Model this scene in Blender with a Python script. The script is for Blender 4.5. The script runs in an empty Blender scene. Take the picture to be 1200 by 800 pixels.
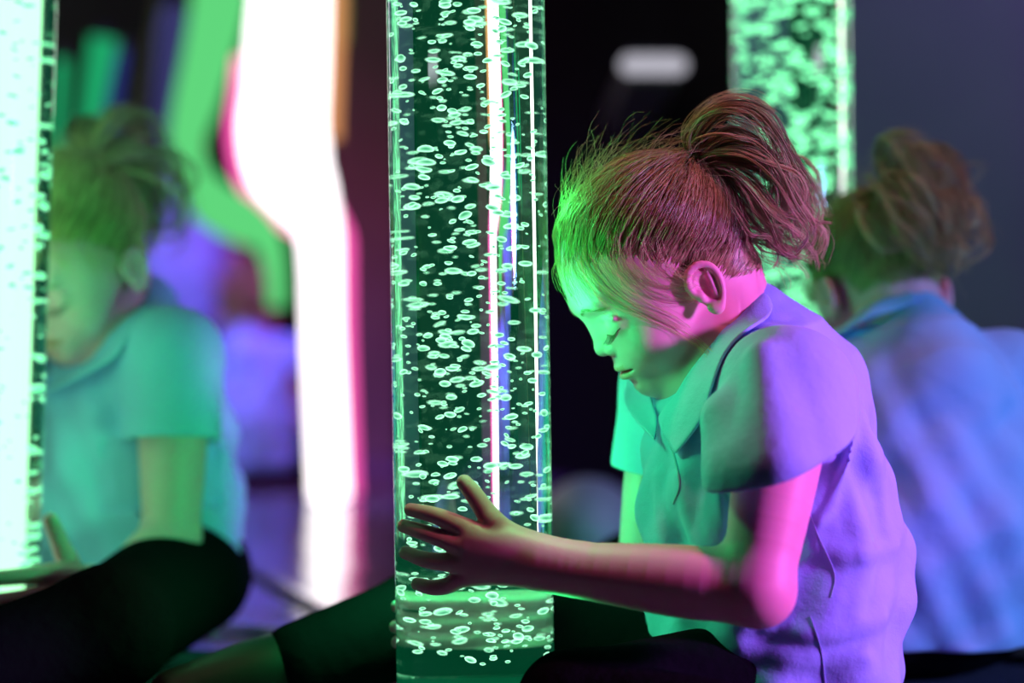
import bpy, math, random
import numpy as np
from mathutils import Matrix, Vector

random.seed(7)
rng = np.random.default_rng(7)
C = bpy.context.scene.collection
scene = bpy.context.scene

# ------------------------------------------------------------------ camera frame
F = 2167.0            # focal length in pixels of the 1200 px wide frame (65 mm lens)
D = 1.757             # distance of the near bubble tube and of the girl
H = 0.37              # camera height

def P(px, py, d=D):
    return np.array([(px - 600.0) / F * d, d, H - (py - 400.0) / F * d])

# ------------------------------------------------------------------ object helpers
def mesh_obj(name, v, f, mat=None, parent=None, smooth=True, origin=None, mats=None, fmat=None):
    v = np.asarray(v, dtype=np.float32).reshape(-1, 3)
    if origin is not None:
        v = v - np.asarray(origin, dtype=np.float32)
    me = bpy.data.meshes.new(name)
    f = np.asarray(f, dtype=np.int32)
    n, k = f.shape
    me.vertices.add(len(v)); me.vertices.foreach_set('co', v.ravel())
    me.loops.add(n * k); me.loops.foreach_set('vertex_index', f.ravel())
    me.polygons.add(n)
    me.polygons.foreach_set('loop_start', np.arange(0, n * k, k, dtype=np.int32))
    me.polygons.foreach_set('loop_total', np.full(n, k, dtype=np.int32))
    me.update(calc_edges=True)
    me.polygons.foreach_set('use_smooth', np.full(n, smooth, dtype=bool))
    for m in (mats or [mat]):
        if m: me.materials.append(m)
    if fmat is not None:
        me.polygons.foreach_set('material_index', np.asarray(fmat, dtype=np.int32))
    o = bpy.data.objects.new(name, me)
    C.objects.link(o)
    if parent is not None: o.parent = parent
    return o

def tag(o, label=None, cat=None, group=None, kind=None):
    if label: o['label'] = label
    if cat: o['category'] = cat
    if group: o['group'] = group
    if kind: o['kind'] = kind
    return o

def empty(name, loc, label=None, cat=None, group=None):
    o = bpy.data.objects.new(name, None); C.objects.link(o)
    o.location = loc; o.empty_display_size = 0.1
    return tag(o, label, cat, group)

def copy_tree(o, parent=None):
    c = o.copy(); C.objects.link(c)
    if parent is not None: c.parent = parent
    for ch in list(o.children): copy_tree(ch, c)
    return c

def merge(parts):
    vs, fs, n = [], [], 0
    for v, f in parts:
        v = np.asarray(v, float).reshape(-1, 3); f = np.asarray(f)
        vs.append(v); fs.append(f + n); n += len(v)
    return np.concatenate(vs), np.concatenate(fs)

def box(lo, hi, bev=0.0):
    x0, y0, z0 = lo; x1, y1, z1 = hi
    v = [(x0,y0,z0),(x1,y0,z0),(x1,y1,z0),(x0,y1,z0),(x0,y0,z1),(x1,y0,z1),(x1,y1,z1),(x0,y1,z1)]
    f = [(0,3,2,1),(4,5,6,7),(0,1,5,4),(1,2,6,5),(2,3,7,6),(3,0,4,7)]
    return np.array(v, float), np.array(f)

def bevel(o, w, seg=3):
    m = o.modifiers.new('bevel', 'BEVEL'); m.width = w; m.segments = seg; m.limit_method = 'ANGLE'
    return o

def sweep(path, rx, ry=None, nseg=32, cap=True, up=(0,1,0)):
    """closed tube along a path; rx across the picture, ry along `up`"""
    path = np.asarray(path, float); n = len(path)
    rx = np.broadcast_to(np.asarray(rx, float), (n,)); ry = rx if ry is None else np.broadcast_to(np.asarray(ry, float), (n,))
    t = np.gradient(path, axis=0); t /= np.linalg.norm(t, axis=1)[:, None]
    up = np.asarray(up, float)
    b = np.cross(t, up); b /= np.linalg.norm(b, axis=1)[:, None]
    a = np.cross(b, t)
    th = np.linspace(0, 2 * np.pi, nseg, endpoint=False)
    v = path[:, None] + b[:, None] * (np.cos(th)[None, :, None] * rx[:, None, None]) + a[:, None] * (np.sin(th)[None, :, None] * ry[:, None, None])
    v = v.reshape(-1, 3)
    i = np.arange(n - 1)[:, None] * nseg; j = np.arange(nseg)[None]; j2 = (j + 1) % nseg
    f = np.stack([i + j, i + nseg + j, i + nseg + j2, i + j2], -1).reshape(-1, 4)
    if cap:
        c0 = n * nseg; v = np.vstack([v, v[:nseg], path[0], v[c0 - nseg:c0], path[-1]])   # caps on rings of their own
        k = np.arange(nseg); k2 = (k + 1) % nseg; e = c0 + nseg + 1; c1 = e + nseg
        f0 = np.stack([np.full(nseg, c0 + nseg), c0 + k, c0 + k2, k], -1)
        f1 = np.stack([np.full(nseg, c1), e + k2, e + k, k], -1)
        # triangles written as quads through a midpoint-free fan: repeat handled by splitting
        return v, f, np.vstack([f0, f1])[:, :3]
    return v, f, None

def sweep_obj(name, mat, parent, path, rx, ry=None, nseg=32, origin=None, up=(0,1,0)):
    v, f, tri = sweep(path, rx, ry, nseg, True, up)
    v = np.asarray(v, np.float32)
    if origin is not None: v = v - np.asarray(origin, np.float32)
    me = bpy.data.meshes.new(name)
    me.from_pydata(v.tolist(), [], f.tolist() + tri.tolist()); me.update()
    me.polygons.foreach_set('use_smooth', [True] * len(f) + [False] * len(tri))
    me.materials.append(mat)
    tv = v[np.vstack([np.vstack([f[:, [0, 1, 2]], f[:, [0, 2, 3]]]), tri])].astype(float) - v.mean(0)
    if np.einsum('ij,ij->i', tv[:, 0], np.cross(tv[:, 1], tv[:, 2])).sum() < 0: me.flip_normals()
    o = bpy.data.objects.new(name, me); C.objects.link(o)
    if parent is not None: o.parent = parent
    return o

def spline(pts, n):
    """Catmull-Rom through points"""
    p = np.asarray(pts, float); m = len(p)
    q = np.vstack([2 * p[0] - p[1], p, 2 * p[-1] - p[-2]])
    t = np.linspace(0, m - 1, n); i = np.clip(t.astype(int), 0, m - 2); u = (t - i)[:, None]
    a, b, c, d = q[i], q[i + 1], q[i + 2], q[i + 3]
    return 0.5 * (2 * b + (c - a) * u + (2 * a - 5 * b + 4 * c - d) * u ** 2 + (3 * b - a - 3 * c + d) * u ** 3)

# ------------------------------------------------------------------ strands (hair, lashes, seams)
def strands(paths, r0, r1, sides=3, root=False):
    """paths: (N, M, 3) array; returns one mesh of thin tapering tubes"""
    p = np.asarray(paths, float); N, M, _ = p.shape
    t = np.gradient(p, axis=1); t /= np.linalg.norm(t, axis=2, keepdims=True) + 1e-12
    ref = np.where(np.abs(t[..., 1:2]) > 0.9, np.array([1., 0, 0]), np.array([0, 1., 0]))
    b = np.cross(t, ref); b /= np.linalg.norm(b, axis=2, keepdims=True) + 1e-12
    a = np.cross(b, t)
    w = np.linspace(0, 1, M)
    r = (np.asarray(r0).reshape(-1, 1) * (1 - w ** 2)[None] + np.asarray(r1).reshape(-1, 1) * (w ** 2)[None])
    r = np.broadcast_to(r, (N, M)) * (np.minimum(1.0, 0.25 + w * 5)[None] if root else 1.0)
    th = np.arange(sides) * 2 * np.pi / sides
    v = p[:, :, None] + r[:, :, None, None] * (b[:, :, None] * np.cos(th)[None, None, :, None] + a[:, :, None] * np.sin(th)[None, None, :, None])
    base = (np.arange(N)[:, None, None] * M + np.arange(M - 1)[None, :, None]) * sides
    j = np.arange(sides)[None, None]; j2 = (j + 1) % sides
    f = np.stack([base + j, base + j2, base + sides + j2, base + sides + j], -1).reshape(-1, 4)
    return v.reshape(-1, 3), f

# ------------------------------------------------------------------ distance fields
class Field:
    def __init__(s, lo, hi, h):
        s.lo = np.array(lo, float); s.h = h
        s.n = np.ceil((np.array(hi) - s.lo) / h).astype(int) + 1
        s.D = np.full(tuple(s.n), 9.0, np.float32)
        s.ax = [(s.lo[i] + h * np.arange(s.n[i])).astype(np.float32) for i in range(3)]
    def sl(s, lo, hi, pad):
        i0 = np.clip(np.floor((np.minimum(lo, hi) - pad - s.lo) / s.h).astype(int), 0, s.n)
        i1 = np.clip(np.ceil((np.maximum(lo, hi) + pad - s.lo) / s.h).astype(int) + 1, 0, s.n)
        S = tuple(slice(a, b) for a, b in zip(i0, i1))
        X = s.ax[0][S[0]][:, None, None]; Y = s.ax[1][S[1]][None, :, None]; Z = s.ax[2][S[2]][None, None, :]
        return S, X, Y, Z
    def put(s, S, d, k, op):
        A = s.D[S]
        if A.size == 0: return
        if op == '+':
            if k > 0:
                h = np.maximum(k - np.abs(A - d), 0) / k
                s.D[S] = np.minimum(A, d) - h * h * k * 0.25
            else: s.D[S] = np.minimum(A, d)
        elif op == '-':
            d = -d
            if k > 0:
                h = np.maximum(k - np.abs(A - d), 0) / k
                s.D[S] = np.maximum(A, d) + h * h * k * 0.25
            else: s.D[S] = np.maximum(A, d)
    def ell(s, c, r, R=None, k=0.0, op='+'):
        c = np.asarray(c, float); r = np.asarray(r, float)
        m = r.max()
        S, X, Y, Z = s.sl(c - m, c + m, k + 4 * s.h)
        x, y, z = X - c[0], Y - c[1], Z - c[2]
        if R is not None:
            R = np.asarray(R, np.float32)    # rows are the local axes
            q = [R[i, 0] * x + R[i, 1] * y + R[i, 2] * z for i in range(3)]
        else: q = [x, y, z]
        k0 = np.sqrt(sum((q[i] / np.float32(r[i])) ** 2 for i in range(3)))
        k1 = np.sqrt(sum((q[i] / np.float32(r[i] ** 2)) ** 2 for i in range(3))) + 1e-6
        s.put(S, (k0 * (k0 - 1) / k1).astype(np.float32), k, op)
    def cone(s, a, b, ra, rb, k=0.0, op='+'):
        a = np.asarray(a, float); b = np.asarray(b, float)
        m = max(ra, rb)
        S, X, Y, Z = s.sl(np.minimum(a, b) - m, np.maximum(a, b) + m, k + 4 * s.h)
        d = b - a; L2 = max(float(d @ d), 1e-12)
        x, y, z = X - a[0], Y - a[1], Z - a[2]
        t = np.clip((x * np.float32(d[0]) + y * np.float32(d[1]) + z * np.float32(d[2])) / np.float32(L2), 0, 1)
        q = np.sqrt((x - t * np.float32(d[0])) ** 2 + (y - t * np.float32(d[1])) ** 2 + (z - t * np.float32(d[2])) ** 2)
        s.put(S, (q - (np.float32(ra) + t * np.float32(rb - ra))).astype(np.float32), k, op)
    def chain(s, pts, rs, k=0.0, op='+', k0=None, sub=5):
        """one limb: a smooth tapering tube through the joints"""
        pts = np.asarray(pts, float); rs = np.asarray(rs, float)
        if len(pts) > 2:
            q = spline(np.column_stack([pts, rs]), (len(pts) - 1) * sub + 1); pts, rs = q[:, :3], q[:, 3]
        m = rs.max()
        S, X, Y, Z = s.sl(pts.min(0) - m, pts.max(0) + m, k + 4 * s.h)
        best = None
        for i in range(len(pts) - 1):
            a, d = pts[i].astype(np.float32), (pts[i + 1] - pts[i]).astype(np.float32)
            L2 = max(float(d @ d), 1e-12); x, y, z = X - a[0], Y - a[1], Z - a[2]
            t = np.clip((x * d[0] + y * d[1] + z * d[2]) / np.float32(L2), 0, 1)
            q = np.sqrt((x - t * d[0]) ** 2 + (y - t * d[1]) ** 2 + (z - t * d[2]) ** 2) - (np.float32(rs[i]) + t * np.float32(rs[i + 1] - rs[i]))
            best = q if best is None else np.minimum(best, q)
        s.put(S, best.astype(np.float32), k, op)
    def plane(s, p, n, k=0.0):
        """cut away the side n points to"""
        n = np.asarray(n, float); n = n / np.linalg.norm(n)
        S, X, Y, Z = s.sl(s.lo, s.lo + s.h * s.n, 0)
        d = (X - p[0]) * n[0] + (Y - p[1]) * n[1] + (Z - p[2]) * n[2]
        s.put(S, (-d).astype(np.float32), k, '-')
    def sample(s, p):
        q = (np.asarray(p, float) - s.lo) / s.h
        i = np.floor(q).astype(int); ok = np.all((i >= 0) & (i < s.n - 1), axis=-1)
        i = np.clip(i, 0, s.n - 2); u = np.clip(q - i, 0, 1)
        out = 0
        for a in (0, 1):
            for b in (0, 1):
                for c in (0, 1):
                    w = (u[..., 0] if a else 1 - u[..., 0]) * (u[..., 1] if b else 1 - u[..., 1]) * (u[..., 2] if c else 1 - u[..., 2])
                    out = out + w * s.D[i[..., 0] + a, i[..., 1] + b, i[..., 2] + c]
        return np.where(ok, out, 9.0)
    def surf(s, px, py, off=0.0, d0=1.3, d1=2.2, miss=D):
        """first hit of the sight line through a pixel, lifted by off"""
        ds = np.linspace(d0, d1, 900)
        pts = np.stack([P(px, py, d) for d in ds])
        v = s.sample(pts) - off
        hit = np.nonzero(v < 0)[0]
        if len(hit) == 0 or hit[0] == 0: return P(px, py, miss)
        i = hit[0]; t = v[i - 1] / (v[i - 1] - v[i]) if v[i - 1] < 5 else 1.0
        return pts[i - 1] + (pts[i] - pts[i - 1]) * t
    def mesh(s, smooth=1):
        Dv = s.D; neg = Dv < 0
        al = np.ones(tuple(s.n - 1), bool); an = np.zeros(tuple(s.n - 1), bool)
        sh = [(a, b, c) for a in (0, 1) for b in (0, 1) for c in (0, 1)]
        n = s.n
        for a, b, c in sh:
            w = neg[a:n[0] - 1 + a, b:n[1] - 1 + b, c:n[2] - 1 + c]
            al &= w; an |= w
        act = an & ~al; del al, an
        idx = np.argwhere(act).astype(np.int32); flat = np.flatnonzero(act)
        corner = {q: Dv[idx[:, 0] + q[0], idx[:, 1] + q[1], idx[:, 2] + q[2]] for q in sh}
        acc = np.zeros((len(idx), 3)); cnt = np.zeros(len(idx))
        for q in sh:
            for ax in range(3):
                if q[ax] == 0:
                    r = list(q); r[ax] = 1; r = tuple(r)
                    va, vb = corner[q], corner[r]
                    cr = (va < 0) != (vb < 0)
                    t = np.where(cr, va / np.where(cr, va - vb, 1), 0)
                    p = np.tile(np.array(q, float), (len(idx), 1)); p[:, ax] += t
                    acc += np.where(cr[:, None], p, 0); cnt += cr
        v = s.lo + s.h * (idx + acc / np.maximum(cnt, 1)[:, None])
        strides = np.array([(n[1] - 1) * (n[2] - 1), (n[2] - 1), 1], dtype=np.int64)
        faces = []
        for ax in range(3):
            o1, o2 = [(1, 2), (2, 0), (0, 1)][ax]
            sa = [slice(1, n[i] - 1) for i in range(3)]; sb = list(sa)
            sa[ax] = slice(0, n[ax] - 1); sb[ax] = slice(1, n[ax])
            A = neg[tuple(sa)]; B = neg[tuple(sb)]
            ch = np.argwhere(A != B).astype(np.int64)
            if len(ch) == 0: continue
            fl = A[tuple(ch.T)]
            base = ch.copy()
            for i in range(3):
                if i != ax: base[:, i] += 1
            e1 = np.zeros(3, int); e1[o1] = 1; e2 = np.zeros(3, int); e2[o2] = 1
            cs = [base - e1 - e2, base - e2, base, base - e1]
            q = np.stack([np.searchsorted(flat, c @ strides) for c in cs], -1)
            q[~fl] = q[~fl][:, ::-1]
            faces.append(q)
        f = np.concatenate(faces)
        t3 = v[f] - v.mean(0)
        if np.einsum('ij,ij->i', t3[:, 0], np.cross(t3[:, 1], t3[:, 2])).sum() < 0: f = f[:, ::-1].copy()
        for _ in range(smooth):
            for lam in (0.5, -0.52):
                e = np.concatenate([f[:, [0, 1]], f[:, [1, 2]], f[:, [2, 3]], f[:, [3, 0]]])
                a = np.zeros_like(v); c = np.bincount(e[:, 0], minlength=len(v)) + np.bincount(e[:, 1], minlength=len(v))
                for i in range(3):
                    a[:, i] = np.bincount(e[:, 0], weights=v[e[:, 1], i], minlength=len(v)) + np.bincount(e[:, 1], weights=v[e[:, 0], i], minlength=len(v))
                v = v + lam * (a / np.maximum(c, 1)[:, None] - v)
        return v, f

# ------------------------------------------------------------------ materials
def mat(name):
    m = bpy.data.materials.new(name); m.use_nodes = True
    nt = m.node_tree; return m, nt, nt.nodes['Principled BSDF']

def pbr(name, col, rough=0.5, metal=0.0, spec=0.5, bump=None, sheen=0.0, sss=0.0, coat=0.0, emit=None, es=0.0):
    m, nt, b = mat(name)
    b.inputs['Base Color'].default_value = (*col, 1)
    b.inputs['Roughness'].default_value = rough
    b.inputs['Metallic'].default_value = metal
    b.inputs['Specular IOR Level'].default_value = spec
    if sheen: b.inputs['Sheen Weight'].default_value = sheen
    if coat: b.inputs['Coat Weight'].default_value = coat
    if sss:
        b.inputs['Subsurface Weight'].default_value = sss
        b.inputs['Subsurface Radius'].default_value = (1.0, 0.35, 0.2)
        b.inputs['Subsurface Scale'].default_value = 0.006
    if emit:
        b.inputs['Emission Color'].default_value = (*emit, 1); b.inputs['Emission Strength'].default_value = es
    if bump:
        sc, st, dist = bump
        n = nt.nodes.new('ShaderNodeTexNoise'); n.inputs['Scale'].default_value = sc; n.inputs['Detail'].default_value = 4
        tc = nt.nodes.new('ShaderNodeTexCoord'); nt.links.new(tc.outputs['Object'], n.inputs['Vector'])
        bp = nt.nodes.new('ShaderNodeBump'); bp.inputs['Strength'].default_value = st; bp.inputs['Distance'].default_value = dist
        nt.links.new(n.outputs['Fac'], bp.inputs['Height']); nt.links.new(bp.outputs['Normal'], b.inputs['Normal'])
    return m

def emission(name, col, strength, sample=True):
    m = bpy.data.materials.new(name); m.use_nodes = True; nt = m.node_tree
    nt.nodes.remove(nt.nodes['Principled BSDF'])
    e = nt.nodes.new('ShaderNodeEmission'); e.inputs['Color'].default_value = (*col, 1); e.inputs['Strength'].default_value = strength
    nt.links.new(e.outputs[0], nt.nodes['Material Output'].inputs['Surface'])
    if not sample: m.cycles.emission_sampling = 'NONE'
    return m

def mix_color(nt, fac, a, b):
    n = nt.nodes.new('ShaderNodeMix'); n.data_type = 'RGBA'
    n.inputs[6].default_value = (*a, 1); n.inputs[7].default_value = (*b, 1)
    nt.links.new(fac, n.inputs[0]); return n.outputs[2]

def skin_material():
    m, nt, b = mat('skin')
    n = nt.nodes.new('ShaderNodeTexNoise'); n.inputs['Scale'].default_value = 45; n.inputs['Detail'].default_value = 3
    tc = nt.nodes.new('ShaderNodeTexCoord'); nt.links.new(tc.outputs['Object'], n.inputs['Vector'])
    nt.links.new(mix_color(nt, n.outputs['Fac'], (0.82, 0.34, 0.44), (0.88, 0.40, 0.50)), b.inputs['Base Color'])
    b.inputs['Roughness'].default_value = 0.48
    b.inputs['Specular IOR Level'].default_value = 0.35
    b.inputs['Subsurface Weight'].default_value = 0.25
    b.inputs['Subsurface Radius'].default_value = (1.0, 0.4, 0.25)
    b.inputs['Subsurface Scale'].default_value = 0.005
    return m

def shirt_material():
    m, nt, b = mat('pique_cotton')
    tc = nt.nodes.new('ShaderNodeTexCoord')
    n = nt.nodes.new('ShaderNodeTexNoise'); n.inputs['Scale'].default_value = 30; n.inputs['Detail'].default_value = 5
    nt.links.new(tc.outputs['Object'], n.inputs['Vector'])
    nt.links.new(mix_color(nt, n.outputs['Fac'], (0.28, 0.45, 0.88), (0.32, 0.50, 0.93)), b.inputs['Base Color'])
    b.inputs['Roughness'].default_value = 0.85; b.inputs['Specular IOR Level'].default_value = 0.2
    b.inputs['Sheen Weight'].default_value = 0.15
    w = nt.nodes.new('ShaderNodeTexVoronoi'); w.inputs['Scale'].default_value = 700
    nt.links.new(tc.outputs['Object'], w.inputs['Vector'])
    bp = nt.nodes.new('ShaderNodeBump'); bp.inputs['Strength'].default_value = 0.25; bp.inputs['Distance'].default_value = 0.0006
    nt.links.new(w.outputs['Distance'], bp.inputs['Height'])
    bp2 = nt.nodes.new('ShaderNodeBump'); bp2.inputs['Strength'].default_value = 0.3; bp2.inputs['Distance'].default_value = 0.01
    nt.links.new(n.outputs['Fac'], bp2.inputs['Height']); nt.links.new(bp.outputs['Normal'], bp2.inputs['Normal'])
    nt.links.new(bp2.outputs['Normal'], b.inputs['Normal'])
    return m

def hair_material():
    m, nt, b = mat('hair')
    at = nt.nodes.new('ShaderNodeAttribute'); at.attribute_name = 'tone'
    nt.links.new(mix_color(nt, at.outputs['Fac'], (0.24, 0.15, 0.06), (0.70, 0.54, 0.26)), b.inputs['Base Color'])
    b.inputs['Roughness'].default_value = 0.38; b.inputs['Specular IOR Level'].default_value = 0.5
    return m

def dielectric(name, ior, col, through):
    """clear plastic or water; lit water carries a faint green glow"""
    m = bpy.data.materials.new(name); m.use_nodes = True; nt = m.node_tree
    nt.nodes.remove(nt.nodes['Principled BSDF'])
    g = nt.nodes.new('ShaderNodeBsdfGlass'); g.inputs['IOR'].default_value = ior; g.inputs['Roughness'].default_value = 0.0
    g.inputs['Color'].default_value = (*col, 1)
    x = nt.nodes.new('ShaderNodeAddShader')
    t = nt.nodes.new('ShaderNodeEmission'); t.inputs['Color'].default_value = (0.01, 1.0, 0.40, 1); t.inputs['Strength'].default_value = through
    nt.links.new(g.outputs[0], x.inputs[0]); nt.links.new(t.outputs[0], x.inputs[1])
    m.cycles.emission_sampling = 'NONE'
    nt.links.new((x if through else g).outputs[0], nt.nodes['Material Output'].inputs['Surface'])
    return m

def bubble_material(name, rim, mid, es_rim, es_mid):  # scattered light and bright rims are put in as emission
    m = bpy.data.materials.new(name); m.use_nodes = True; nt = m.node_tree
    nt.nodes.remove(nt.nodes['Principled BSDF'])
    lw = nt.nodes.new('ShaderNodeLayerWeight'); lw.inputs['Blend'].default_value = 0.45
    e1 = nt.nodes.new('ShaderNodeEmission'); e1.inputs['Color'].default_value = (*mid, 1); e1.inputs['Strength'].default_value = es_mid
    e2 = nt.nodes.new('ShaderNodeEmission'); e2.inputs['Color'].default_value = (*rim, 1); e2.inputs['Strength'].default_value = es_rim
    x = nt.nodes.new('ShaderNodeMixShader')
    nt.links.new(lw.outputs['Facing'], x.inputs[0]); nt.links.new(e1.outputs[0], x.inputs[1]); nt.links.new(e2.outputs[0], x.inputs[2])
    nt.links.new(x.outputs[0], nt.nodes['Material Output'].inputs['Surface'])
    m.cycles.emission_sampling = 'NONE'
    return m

M = {}
M['skin'] = skin_material()
M['lip'] = pbr('lip_skin', (0.78, 0.30, 0.30), 0.4, sss=0.2)
M['nail'] = pbr('fingernail', (0.85, 0.52, 0.50), 0.25)
M['shirt'] = shirt_material()
M['hair'] = hair_material()
M['lash'] = pbr('lash_hair', (0.12, 0.07, 0.04), 0.5)
M['brow'] = pbr('brow_hair', (0.36, 0.24, 0.14), 0.5)
M['seam'] = pbr('seam_thread', (0.30, 0.42, 0.72), 0.9)
M['button'] = pbr('button_plastic', (0.6, 0.72, 0.85), 0.3)
M['trousers'] = pbr('black_cotton', (0.006, 0.006, 0.009), 0.9, spec=0.0, bump=(60, 0.3, 0.01))
M['shoe'] = pbr('black_shoe', (0.01, 0.01, 0.01), 0.5)
M['acrylic'] = dielectric('acrylic', 1.47, (0.985, 1.0, 0.99), 0.0)
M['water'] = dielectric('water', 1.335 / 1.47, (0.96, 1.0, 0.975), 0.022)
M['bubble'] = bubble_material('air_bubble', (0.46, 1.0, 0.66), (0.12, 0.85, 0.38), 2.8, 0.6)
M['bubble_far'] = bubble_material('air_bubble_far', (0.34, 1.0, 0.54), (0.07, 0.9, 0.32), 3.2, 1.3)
M['base'] = pbr('tube_base_plastic', (0.03, 0.03, 0.035), 0.4)

# ================================================================== THE GIRL
GO = P(900, 856, D)                    # base of the figure on the floor
GO[2] = 0.0

TUBE_R = 0.075
# ---- head frame
TH, PS = math.radians(32), math.radians(10)
hf = np.array([-math.cos(PS), -math.sin(PS), 0.0])
f_ax = hf * math.cos(TH) + np.array([0, 0, -1.0]) * math.sin(TH)
l_ax = np.array([math.sin(PS), -math.cos(PS), 0.0])
u_ax = np.cross(f_ax, l_ax)
RH = np.stack([f_ax, l_ax, u_ax])
HO = P(807, 331, D)
def hd(f, l, u): return HO + (f * f_ax + l * l_ax + u * u_ax) * 0.001
def to_head(p): return ((np.asarray(p) - HO) @ RH.T) * 1000

# ---- torso frame
TY = math.radians(20)
tf = np.array([-math.cos(TY), -math.sin(TY), 0.0]); tl = np.array([math.sin(TY), -math.cos(TY), 0.0])
SL = P(925, 460, D - 0.117); SR = SL - 2 * 0.122 * tl
SC = 0.5 * (SL + SR)

HB = 0.00125
body = Field([-0.13, D - 0.25, 0.07], [0.31, D + 0.21, 0.565], HB)
mm = 0.001
def he(c, r, k=8, op='+', rot=None):
    R = RH
    if rot is not None:      # rotate the local axes about l (pitch) by rot degrees
        a = math.radians(rot); ca, sa = math.cos(a), math.sin(a)
        R = np.stack([ca * f_ax + sa * u_ax, l_ax, -sa * f_ax + ca * u_ax])
    body.ell(hd(*c), np.array(r) * mm, R, k * mm, op)
def hc(a, b, ra, rb, k=4, op='+'): body.cone(hd(*a), hd(*b), ra * mm, rb * mm, k * mm, op)

# skull and face
he((16, 0, 50), (90, 71, 77), 0)
he((44, 0, 8), (57, 60, 62), 20)
he((46, 0, -32), (46, 49, 36), 18)
hc((30, 30, -44), (78, 8, -60), 16, 11, 16); hc((30, -30, -44), (78, -8, -60), 16, 11, 16)
he((79, 0, -58), (15, 17, 13), 12)
for s in (1, -1):
    he((66, s * 31, -20), (27, 24, 25), 14)
    he((92, s * 20, 36), (13, 26, 10), 14)
he((84, 0, -36), (17, 27, 19), 12)                                    # muzzle
for s in (1, -1):
    he((111, s * 27, 13), (17, 16, 12), 12, '-')                       # eye sockets
    he((83, s * 31, 8), (13.5, 16, 12.5), 5)                           # lidded eyeballs
    hc((93, s * 16, 19), (90, s * 47, 15), 2.2, 2.0, 4)               # lid fold
# nose
hc((97, 0, 20), (102.5, 0, -4), 5.0, 6.5, 9)
he((103.5, 0, -9), (8, 8.5, 7.2), 6)
for s in (1, -1):
    he((97, s * 10, -13), (8, 5.6, 6), 4)
    he((101, s * 5.2, -18.5), (4.5, 2.4, 2.6), 2.5, '-')
# lips
he((96.5, 0, -33.5), (7.5, 17, 4.6), 4, rot=15)
he((97.0, 0, -42.0), (7, 15, 5.0), 4, rot=-10)
he((102, 0, -37.6), (20, 26, 1.5), 2.0, '-')
he((101, 0, -50.5), (7, 13, 3.0), 7, '-')
he((104, 0, -26), (3.2, 2.6, 5), 3, '-')
# ears
EF, EU = 10, -8
for s in (1, -1):
    L = 65 * s
    he((-5 + EF, L + 1.5 * s, 3 + EU), (13, 6.0, 22), 5, rot=-8)
    helix = [(5, 4, -2), (9, 5, 6), (10, 7, 15), (4, 8.5, 24), (-7, 9.5, 26), (-16, 10.5, 20), (-19, 10.5, 10), (-17, 9.5, -2), (-11, 8, -13), (-4, 6, -19), (2, 4, -15)]
    hp = spline([(a + EF, L + s * (b * 0.72 + 0.5), c + EU) for a, b, c in helix], 24)
    for i in range(23): hc(tuple(hp[i]), tuple(hp[i + 1]), 3.0, 3.0, 2.5)
    he((-4 + EF, L + 8.0 * s, 4 + EU), (9, 7.5, 14), 3, '-', rot=-8)
    hc((-12 + EF, L + 6 * s, 16 + EU), (-9 + EF, L + 5 * s, -6 + EU), 2.2, 2.4, 3)
    he((4 + EF, L + 4.5 * s, -1 + EU), (4, 4, 6), 3)
    he((-4 + EF, L + 4.5 * s, -17 + EU), (6, 3.6, 6), 4)
# neck and trunk (the trunk lies under the shirt)
NB = P(872, 440, D)
body.cone(hd(-22, 0, -10), NB, 0.047, 0.049, 0.02)
body.cone(hd(5, 0, -35), NB + tf * 0.02, 0.036, 0.045, 0.02)
body.cone(NB, P(915, 560, D), 0.055, 0.085, 0.04)
body.cone(P(915, 560, D), P(918, 745, D), 0.085, 0.085, 0.04)
body.cone(SC, SL, 0.046, 0.040, 0.03); body.cone(SC, SR, 0.046, 0.040, 0.03)
# left arm
EL = P(886, 690, D - 0.172); WL = P(640, 664, D - 0.112)
body.chain([SL, SL + (EL - SL) * 0.45, EL], [0.040, 0.0370, 0.0295], 0.012)
body.chain([EL, EL + (WL - EL) * 0.3, EL + (WL - EL) * 0.72, WL], [0.0285, 0.0320, 0.0265, 0.0210], 0.018)
body.ell(EL + np.array([0.006, 0, -0.004]), (0.024, 0.022, 0.024), None, 0.012)
# right arm
ER = P(757, 672, D + 0.125); WR = P(652, 722, D + 0.118)
body.chain([SR, SR + (ER - SR) * 0.5, ER], [0.040, 0.036, 0.029], 0.012)
body.chain([ER, ER + (WR - ER) * 0.4, WR], [0.029, 0.030, 0.021], 0.014)

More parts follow.
